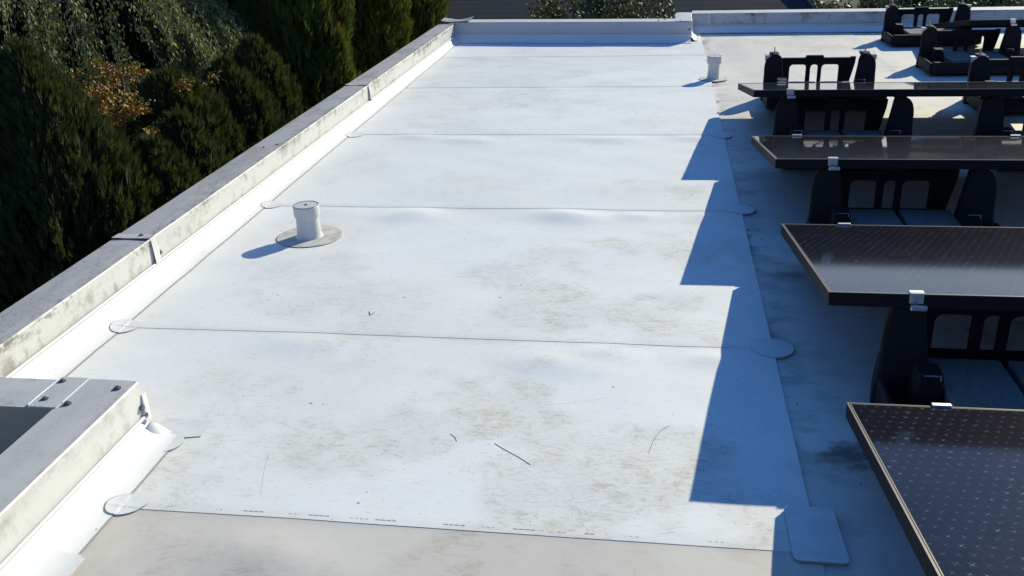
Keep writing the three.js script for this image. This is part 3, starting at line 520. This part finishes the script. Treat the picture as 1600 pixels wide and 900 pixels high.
// a flat fan of scale-leaved twiglets, as on a white cedar
const sprayGeo = (() => {
  const p = [], idx = []; const blade = (x0, y0, x1, y1, w, z) => { const dx = x1 - x0, dy = y1 - y0, l = Math.hypot(dx, dy), nx = -dy / l * w, ny = dx / l * w, b = p.length / 3; p.push(x0 + nx * 0.5, y0 + ny * 0.5, 0, x0 - nx * 0.5, y0 - ny * 0.5, 0, x0 + dx * 0.55 - nx, y0 + dy * 0.55 - ny, z, x0 + dx * 0.55 + nx, y0 + dy * 0.55 + ny, z, x1, y1, z * 1.6); idx.push(b, b + 1, b + 2, b, b + 2, b + 3, b + 3, b + 2, b + 4); };
  blade(0, 0, 0, 1, 0.085, 0.05); blade(0, 0.15, -0.30, 0.78, 0.07, 0.06); blade(0, 0.1, 0.32, 0.70, 0.07, -0.05); blade(0, 0.42, 0.16, 0.98, 0.05, 0.03); blade(0, 0.4, -0.15, 0.94, 0.05, -0.03);
  const g = new THREE.BufferGeometry(); g.setAttribute('position', new THREE.Float32BufferAttribute(p, 3)); g.setIndex(idx); g.computeVertexNormals(); return g;
})();
const foliM = new THREE.MeshPhysicalMaterial({ color: 0xffffff, roughness: 0.85, specularIntensity: 0.4, side: THREE.DoubleSide, transmission: 0.4, thickness: 0 });
const barkM = std({ map: tex(128, 256, (u, v, c) => { const k = 0.06 + 0.07 * fbm(u * 10, v * 3); c[0] = k * 1.1; c[1] = k * 0.9; c[2] = k * 0.7; }), roughness: 0.95 });
const YG = -4.2;
function cedar(name, label, cat, group, x, z, top, R, N, seed, o = {}) {
  const t = thing(name, label, cat, [x, YG, z], 0, group), r = rng(seed), H = top - YG, list = [], v = new THREE.Vector3(), qa = new THREE.Quaternion(), qb = new THREE.Quaternion();
  const vis = o.vis ?? -1.3; N *= o.m ?? 3; // below this height the crown is thinned out: hidden by the parapet
  const ph = r() * 9;
  const rad = (f, a) => { const d = (1 - f) * H; return R * (1 - Math.exp(-Math.pow(d / (o.dd ?? 0.5), 1.1))) * (0.70 + 0.36 * vn(a * 1.9 + ph, d * 1.3 + ph) + 0.30 * vn(a * 4.1 + ph, d * 3.6) + 0.30 * (vn(a * 11 + ph, d * 2.2 + 3) - 0.5)); };
  while (list.length < N) {
    const f = Math.pow(r(), 0.7), y = f * H; if (y + YG < vis && r() < 0.85) continue;
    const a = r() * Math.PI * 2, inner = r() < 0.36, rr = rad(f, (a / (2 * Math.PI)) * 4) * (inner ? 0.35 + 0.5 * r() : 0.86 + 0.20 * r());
    v.set(Math.cos(a) * rr, y, Math.sin(a) * rr);
    const out = 0.12 + 0.5 * r(); // lean outwards
    qa.setFromUnitVectors(UP, new THREE.Vector3(Math.cos(a) * out + (r() - 0.5) * 0.5, 1, Math.sin(a) * out + (r() - 0.5) * 0.5).normalize());
    qb.setFromAxisAngle(UP, r() * Math.PI * 2); const s = (o.s ?? 0.085) * (0.55 + 0.8 * r());
    list.push({ p: v.clone(), q: qa.clone().multiply(qb), s: new THREE.Vector3(s * 0.75, s * (1.1 + 0.7 * r()), s * 0.75), in: inner, c: vn(a * 3 + ph, f * 14) });
  }
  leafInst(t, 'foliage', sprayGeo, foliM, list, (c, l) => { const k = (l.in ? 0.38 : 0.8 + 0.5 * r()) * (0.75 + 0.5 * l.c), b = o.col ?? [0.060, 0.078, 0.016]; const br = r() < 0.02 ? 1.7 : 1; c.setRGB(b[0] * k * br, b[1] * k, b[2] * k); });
  part('trunk', new THREE.CylinderGeometry(0.02, 0.11, H * 0.96, 8).translate(0, H * 0.48, 0), barkM, t);
  return t;
}
const HG = 'cedars in the hedge along the left wall', TG = 'tall columnar cedars beyond the far end of the left wall';
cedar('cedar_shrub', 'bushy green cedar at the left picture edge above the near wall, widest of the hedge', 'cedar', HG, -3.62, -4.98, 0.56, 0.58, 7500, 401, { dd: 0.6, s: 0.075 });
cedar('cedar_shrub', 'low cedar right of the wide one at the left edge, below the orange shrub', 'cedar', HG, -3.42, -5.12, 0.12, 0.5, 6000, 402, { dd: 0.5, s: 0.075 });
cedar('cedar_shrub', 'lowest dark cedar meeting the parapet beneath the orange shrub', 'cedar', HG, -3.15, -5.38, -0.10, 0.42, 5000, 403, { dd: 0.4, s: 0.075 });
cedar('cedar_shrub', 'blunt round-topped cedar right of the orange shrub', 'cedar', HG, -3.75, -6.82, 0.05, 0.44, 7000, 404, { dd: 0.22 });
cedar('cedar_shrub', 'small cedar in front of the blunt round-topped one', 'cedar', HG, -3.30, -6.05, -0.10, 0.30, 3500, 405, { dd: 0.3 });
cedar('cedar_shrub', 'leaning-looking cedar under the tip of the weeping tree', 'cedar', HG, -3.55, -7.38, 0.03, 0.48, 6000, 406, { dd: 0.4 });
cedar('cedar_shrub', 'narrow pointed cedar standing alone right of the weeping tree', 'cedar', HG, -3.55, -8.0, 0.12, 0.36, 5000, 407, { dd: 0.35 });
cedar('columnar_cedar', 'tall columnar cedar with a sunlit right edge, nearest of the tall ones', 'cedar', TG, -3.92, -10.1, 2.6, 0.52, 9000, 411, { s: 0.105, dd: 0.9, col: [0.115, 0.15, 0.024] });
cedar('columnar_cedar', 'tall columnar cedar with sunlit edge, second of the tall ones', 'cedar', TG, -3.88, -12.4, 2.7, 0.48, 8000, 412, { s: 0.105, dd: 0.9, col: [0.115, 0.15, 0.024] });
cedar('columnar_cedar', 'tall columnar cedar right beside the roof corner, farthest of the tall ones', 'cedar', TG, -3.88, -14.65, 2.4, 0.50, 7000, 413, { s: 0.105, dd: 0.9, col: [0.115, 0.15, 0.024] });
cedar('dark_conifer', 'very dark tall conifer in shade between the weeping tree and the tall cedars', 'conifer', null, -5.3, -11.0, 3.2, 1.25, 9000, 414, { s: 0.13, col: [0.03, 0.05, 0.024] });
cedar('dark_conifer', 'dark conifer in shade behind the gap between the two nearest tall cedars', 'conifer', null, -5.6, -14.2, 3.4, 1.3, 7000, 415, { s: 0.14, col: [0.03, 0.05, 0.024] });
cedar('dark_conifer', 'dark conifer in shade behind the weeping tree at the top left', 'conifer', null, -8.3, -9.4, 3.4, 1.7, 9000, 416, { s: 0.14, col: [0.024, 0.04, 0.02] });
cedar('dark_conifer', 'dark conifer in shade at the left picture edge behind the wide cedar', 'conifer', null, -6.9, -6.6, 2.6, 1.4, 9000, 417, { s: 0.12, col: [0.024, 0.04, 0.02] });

// broad small leaf, slightly folded
const leafGeo = (() => { const p = [0, 0, 0, -0.36, 0.4, 0.10, 0, 0.5, 0, 0.36, 0.4, 0.10, 0, 1, 0.03]; const g = new THREE.BufferGeometry(); g.setAttribute('position', new THREE.Float32BufferAttribute(p, 3)); g.setIndex([0, 2, 1, 0, 3, 2, 1, 2, 4, 2, 3, 4]); g.computeVertexNormals(); return g; })();
function quatDir(dir, roll) { const q = new THREE.Quaternion().setFromUnitVectors(UP, dir); return q.multiply(new THREE.Quaternion().setFromAxisAngle(UP, roll)); }
{ // weeping tree
  const bx = -5.8, bz = -8.55, t = thing('weeping_tree', 'weeping tree with grey arching limbs and hanging curtains of small green leaves', 'tree', [bx, YG, bz]);
  const r = rng(555), limbs = [], twigs = [], leaves = [];
  part('trunk', tube([[0, 0, 0], [0.08, 1.8, -0.05], [-0.05, 3.6, 0.1], [0.1, 5.2, 0.05]], 0.07, 20, 9), barkM, t);
  const top = 5.25; // above YG
  for (let k = 0; k < 15; k++) {
    const a = k / 15 * Math.PI * 2 + 0.3 * r(), rx = 1.2 + 0.3 * r(), rz = 1.5 + 0.4 * r();
    const pts = []; for (let s = 0; s <= 5; s++) { const f = s / 5; pts.push([Math.cos(a) * rx * f + 0.1, top - 0.5 + 0.75 * Math.sin(f * 2.2) - 0.5 * f * f + 0.12 * r(), Math.sin(a) * rz * f + 0.1 * r()]); }
    limbs.push(tube(pts, 0.013, 20, 5)); 
  }
  for (let k = 0; k < 430; k++) {
    const a = r() * Math.PI * 2, sec = vn(a * 2.4 + 20, 3.3); const f = 0.40 + 0.62 * r();
    const sx = Math.cos(a) * 1.7 * f, sz = Math.sin(a) * 1.75 * f, sy = top + 0.25 - 1.15 * f * f + 0.15 * r();
    let len = (0.7 + 1.6 * r()) * (0.5 + 0.9 * sec); if (sec < 0.36) len *= 0.4; if (a > 1.4 && a < 2.05) len *= 0.25; if (a > 3.5 && a < 5.3 && r() < 0.7) continue;
    const pts = []; let x = sx, y = sy, z = sz; const ox = Math.cos(a) * 0.36, oz = Math.sin(a) * 0.36;
    for (let s = 0; s <= 5; s++) { const q = s / 5; pts.push([x + ox * Math.sin(q * 1.6) + 0.05 * (r() - 0.5), y - len * q + 0.12 * Math.sin(q * 3), z + oz * Math.sin(q * 1.6) + 0.05 * (r() - 0.5)]); }
    const cu = new THREE.CatmullRomCurve3(pts.map(p => new THREE.Vector3(...p))); twigs.push(new THREE.TubeGeometry(cu, 9, 0.0036, 4));
    const n = Math.round(len * 120);
    for (let i = 0; i < n; i++) { const q = (i + r()) / n, p = cu.getPoint(q); p.x += (r() - 0.5) * 0.09; p.y += (r() - 0.5) * 0.05; p.z += (r() - 0.5) * 0.09; const d = new THREE.Vector3(r() - 0.5, -0.75 - 0.4 * r(), r() - 0.5).normalize(), s = 0.020 + 0.020 * r(); leaves.push({ p, q: quatDir(d, r() * 6.3), s: new THREE.Vector3(s, s * 1.15, s) }); }
  }
  part('limb', limbs, std({ color: rgb(0.20, 0.19, 0.18), roughness: 0.9 }), t);
  const tw = part('twigs', twigs, std({ color: rgb(0.13, 0.12, 0.10), roughness: 0.9 }), t); tw.userData.kind = 'stuff';
  leafInst(t, 'foliage', leafGeo, new THREE.MeshPhysicalMaterial({ roughness: 0.8, side: THREE.DoubleSide, transmission: 0.3, thickness: 0 }), leaves, (c) => { const k = 0.6 + 0.8 * r(), y = r() < 0.08 ? 1.6 : 1; c.setRGB(0.20 * k * y, 0.24 * k, 0.06 * k); });
}
function shrub(name, label, cat, x, z, baseY, topY, R, N, seed, cols, ls = 0.05, stems = 14) {
  const t = thing(name, label, cat, [x, YG, z]), r = rng(seed), st = [], leaves = [], y0 = baseY - YG, y1 = topY - YG;
  for (let k = 0; k < stems; k++) {
    const a = r() * 6.283, f = 0.25 + 0.75 * r(), pts = [[0, 0, 0], [Math.cos(a) * R * 0.25 * f, y0 * 0.8, Math.sin(a) * R * 0.25 * f], [Math.cos(a) * R * 0.7 * f, y0 + (y1 - y0) * (0.45 + 0.2 * r()), Math.sin(a) * R * 0.7 * f], [Math.cos(a) * R * f, y0 + (y1 - y0) * (0.55 + 0.45 * r()) , Math.sin(a) * R * f]];
    st.push(tube(pts, 0.010, 12, 5)); const cu = new THREE.CatmullRomCurve3(pts.map(p => new THREE.Vector3(...p)));
    for (let j = 0; j < 7; j++) { const q = 0.55 + 0.45 * r(), b = cu.getPoint(q), a2 = a + (r() - 0.5) * 3, L = R * (0.25 + 0.3 * r()), e = new THREE.Vector3(b.x + Math.cos(a2) * L, b.y + (0.1 + 0.5 * r()) * L, b.z + Math.sin(a2) * L);
      st.push(tube([[b.x, b.y, b.z], [(b.x + e.x) / 2, (b.y + e.y) / 2 + 0.06 * L, (b.z + e.z) / 2], [e.x, e.y, e.z]], 0.0045, 6, 4));
      const n = Math.round(N / stems / 7); for (let i = 0; i < n; i++) { const w = 0.2 + 0.85 * r(), p = b.clone().lerp(e, w); p.x += (r() - 0.5) * 0.16 * R; p.y += (r() - 0.5) * 0.14 * R; p.z += (r() - 0.5) * 0.16 * R; const d = new THREE.Vector3(r() - 0.5, (r() - 0.6), r() - 0.5).normalize(), s = ls * (0.6 + 0.7 * r()); leaves.push({ p, q: quatDir(d, r() * 6.3), s: new THREE.Vector3(s, s, s), k: p.y }); } }
  }
  part('stems', st, barkM, t);
  leafInst(t, 'foliage', leafGeo, new THREE.MeshPhysicalMaterial({ roughness: 0.6, side: THREE.DoubleSide, transmission: 0.35, thickness: 0 }), leaves, (c, l) => { const m = cols[Math.floor(r() * cols.length)], k = 0.6 + 0.7 * r(); c.setRGB(m[0] * k, m[1] * k, m[2] * k); });
  return t;
}
const ORANGE = [[0.50, 0.21, 0.012], [0.46, 0.18, 0.015], [0.42, 0.30, 0.02], [0.24, 0.22, 0.02], [0.14, 0.17, 0.03]];
shrub('autumn_shrub', 'orange and yellow autumn shrub rising between the cedars and the weeping tree', 'shrub', -4.15, -6.65, -1.1, 0.18, 0.64, 24000, 601, ORANGE, 0.028, 24);
shrub('autumn_shrub', 'small brownish shrub behind the low cedars, left of the orange one', 'shrub', -3.95, -6.0, -1.2, -0.10, 0.5, 16000, 602, [[0.26, 0.13, 0.03], [0.17, 0.15, 0.03], [0.11, 0.13, 0.03]], 0.026, 14);
const GREEN = [[0.07, 0.10, 0.03], [0.09, 0.12, 0.035], [0.05, 0.075, 0.025], [0.12, 0.14, 0.05]];
shrub('garden_tree', 'leafy green treetop behind the middle of the far parapet, in front of the dark roof', 'tree', -0.82, -11.6, -1.2, 0.45, 0.85, 13000, 603, GREEN, 0.045, 18);
shrub('garden_tree', 'leafy tree hiding the eave corner of the dark shingle roof', 'tree', 2.72, -12.9, -2.2, -0.12, 0.72, 11000, 607, GREEN, 0.05, 18);
shrub('garden_tree', 'leafy tree at the top right behind the far parapet, second from the dark roof', 'tree', 3.6, -14.2, -2.4, -0.15, 1.5, 13000, 604, GREEN, 0.055, 18);
shrub('garden_tree', 'leafy tree at the top right behind the stand at the far parapet', 'tree', 5.4, -15.0, -2.4, -0.1, 1.6, 13000, 605, GREEN, 0.055, 18);
shrub('garden_tree', 'leafy tree at the top right corner behind the far parapet', 'tree', 7.2, -15.2, -2.4, -0.1, 1.6, 13000, 606, GREEN, 0.055, 18);
cedar('dark_conifer', 'dark evergreen mass behind the leafy trees at the top right', 'conifer', null, 5.6, -19.5, -0.6, 3.6, 6000, 418, { s: 0.25, dd: 1.2, col: [0.035, 0.055, 0.025] });

// ---------------------------------------------------------------- neighbouring house with a dark shingle roof
{
  const h = thing('neighbour_house', 'dark shingle hip roof of the house behind the far parapet', 'house', [0, YG, 0]);
  const y = (v) => v - YG;
  const ez = -12.9, rz = -18.6, ey = -1.75, ry = 0.75, xl = -9, xrE = 3.5, xrR = 1.15; // eave and ridge, right hip
  part('wall', box(xl + 0.4, xrE - 0.5, 0, y(ey) - 0.1, -24, ez - 0.5), std({ color: rgb(0.35, 0.33, 0.3), roughness: 0.9 }), h);
  const sm = std({ map: tex(1024, 512, (u, v, c) => { const tab = Math.floor(u * 44 + (Math.floor(v * 20) % 2) * 0.5); const k = 0.027 + 0.006 * vn(tab * 7.3, Math.floor(v * 20) * 3.1) + 0.008 * vn(u * 700, v * 400); c[0] = k * 0.8; c[1] = k; c[2] = k * 1.3; }), roughness: 0.95 });
  const n = 44, rows = [];
  for (let i = 0; i < n; i++) { const a = i / n, b = (i + 1.08) / n, P = (t, l) => [ey + (ry - ey) * t + l, ez + (rz - ez) * t]; const [ya, za] = P(a, 0.0045), [yb, zb] = P(b, 0.004); const xr = t => xrE + (xrR - xrE) * t;
    rows.push(grid(1, 1, (u, v) => [v ? xl + u * (xr(b) - xl) : xl + u * (xr(a) - xl), y(v ? yb : ya), v ? zb : za], (u, v) => [u * 1.3, a + v / n]), grid(1, 1, (u, v) => [xl + u * (xr(a) - xl), y(ya - 0.003 + 0.003 * v), za + 0.001])); }
  const rf = part('roof', rows, sm, h);
  part('roof_side', grid(1, 1, (u, v) => { const xe = xrE, xq = xrR; return v ? [xq, y(ry), rz - u * 0.01] : [xe, y(ey), ez - u * 11]; }, null, false), sm, h);
  part('hip_cap', tube([[xrE, y(ey) + 0.01, ez], [(xrE + xrR) / 2, y((ey + ry) / 2) + 0.03, (ez + rz) / 2], [xrR, y(ry) + 0.03, rz]], 0.05, 12, 6), std({ color: rgb(0.34, 0.28, 0.20), roughness: 0.85 }), rf);
  part('fascia', box(xl, xrE, y(ey) - 0.15, y(ey), ez - 0.02, ez + 0.005), std({ color: rgb(0.3, 0.28, 0.25), roughness: 0.8 }), h);
  const pole = thing('marker_pole', 'short red and white pole poking up behind the leafy treetop', 'pole', [-0.98, -0.55, -15.8]);
  part('pole', new THREE.CylinderGeometry(0.045, 0.045, 0.34, 12).translate(0, 0.05, 0), std({ color: rgb(0.65, 0.6, 0.57), roughness: 0.6 }), pole);
  part('red_band', new THREE.CylinderGeometry(0.047, 0.047, 0.4, 12).translate(0, 0.42, 0), std({ color: rgb(0.4, 0.08, 0.06), roughness: 0.6 }), pole);
  pole.rotation.z = -0.15;
}
shade(scene);

const renderer = new THREE.WebGLRenderer({ antialias: true });
renderer.setSize(1024, 576);
renderer.toneMapping = THREE.LinearToneMapping;
renderer.toneMappingExposure = EXPOSURE;
renderer.shadowMap.enabled = true;
renderer.render(scene, camera);
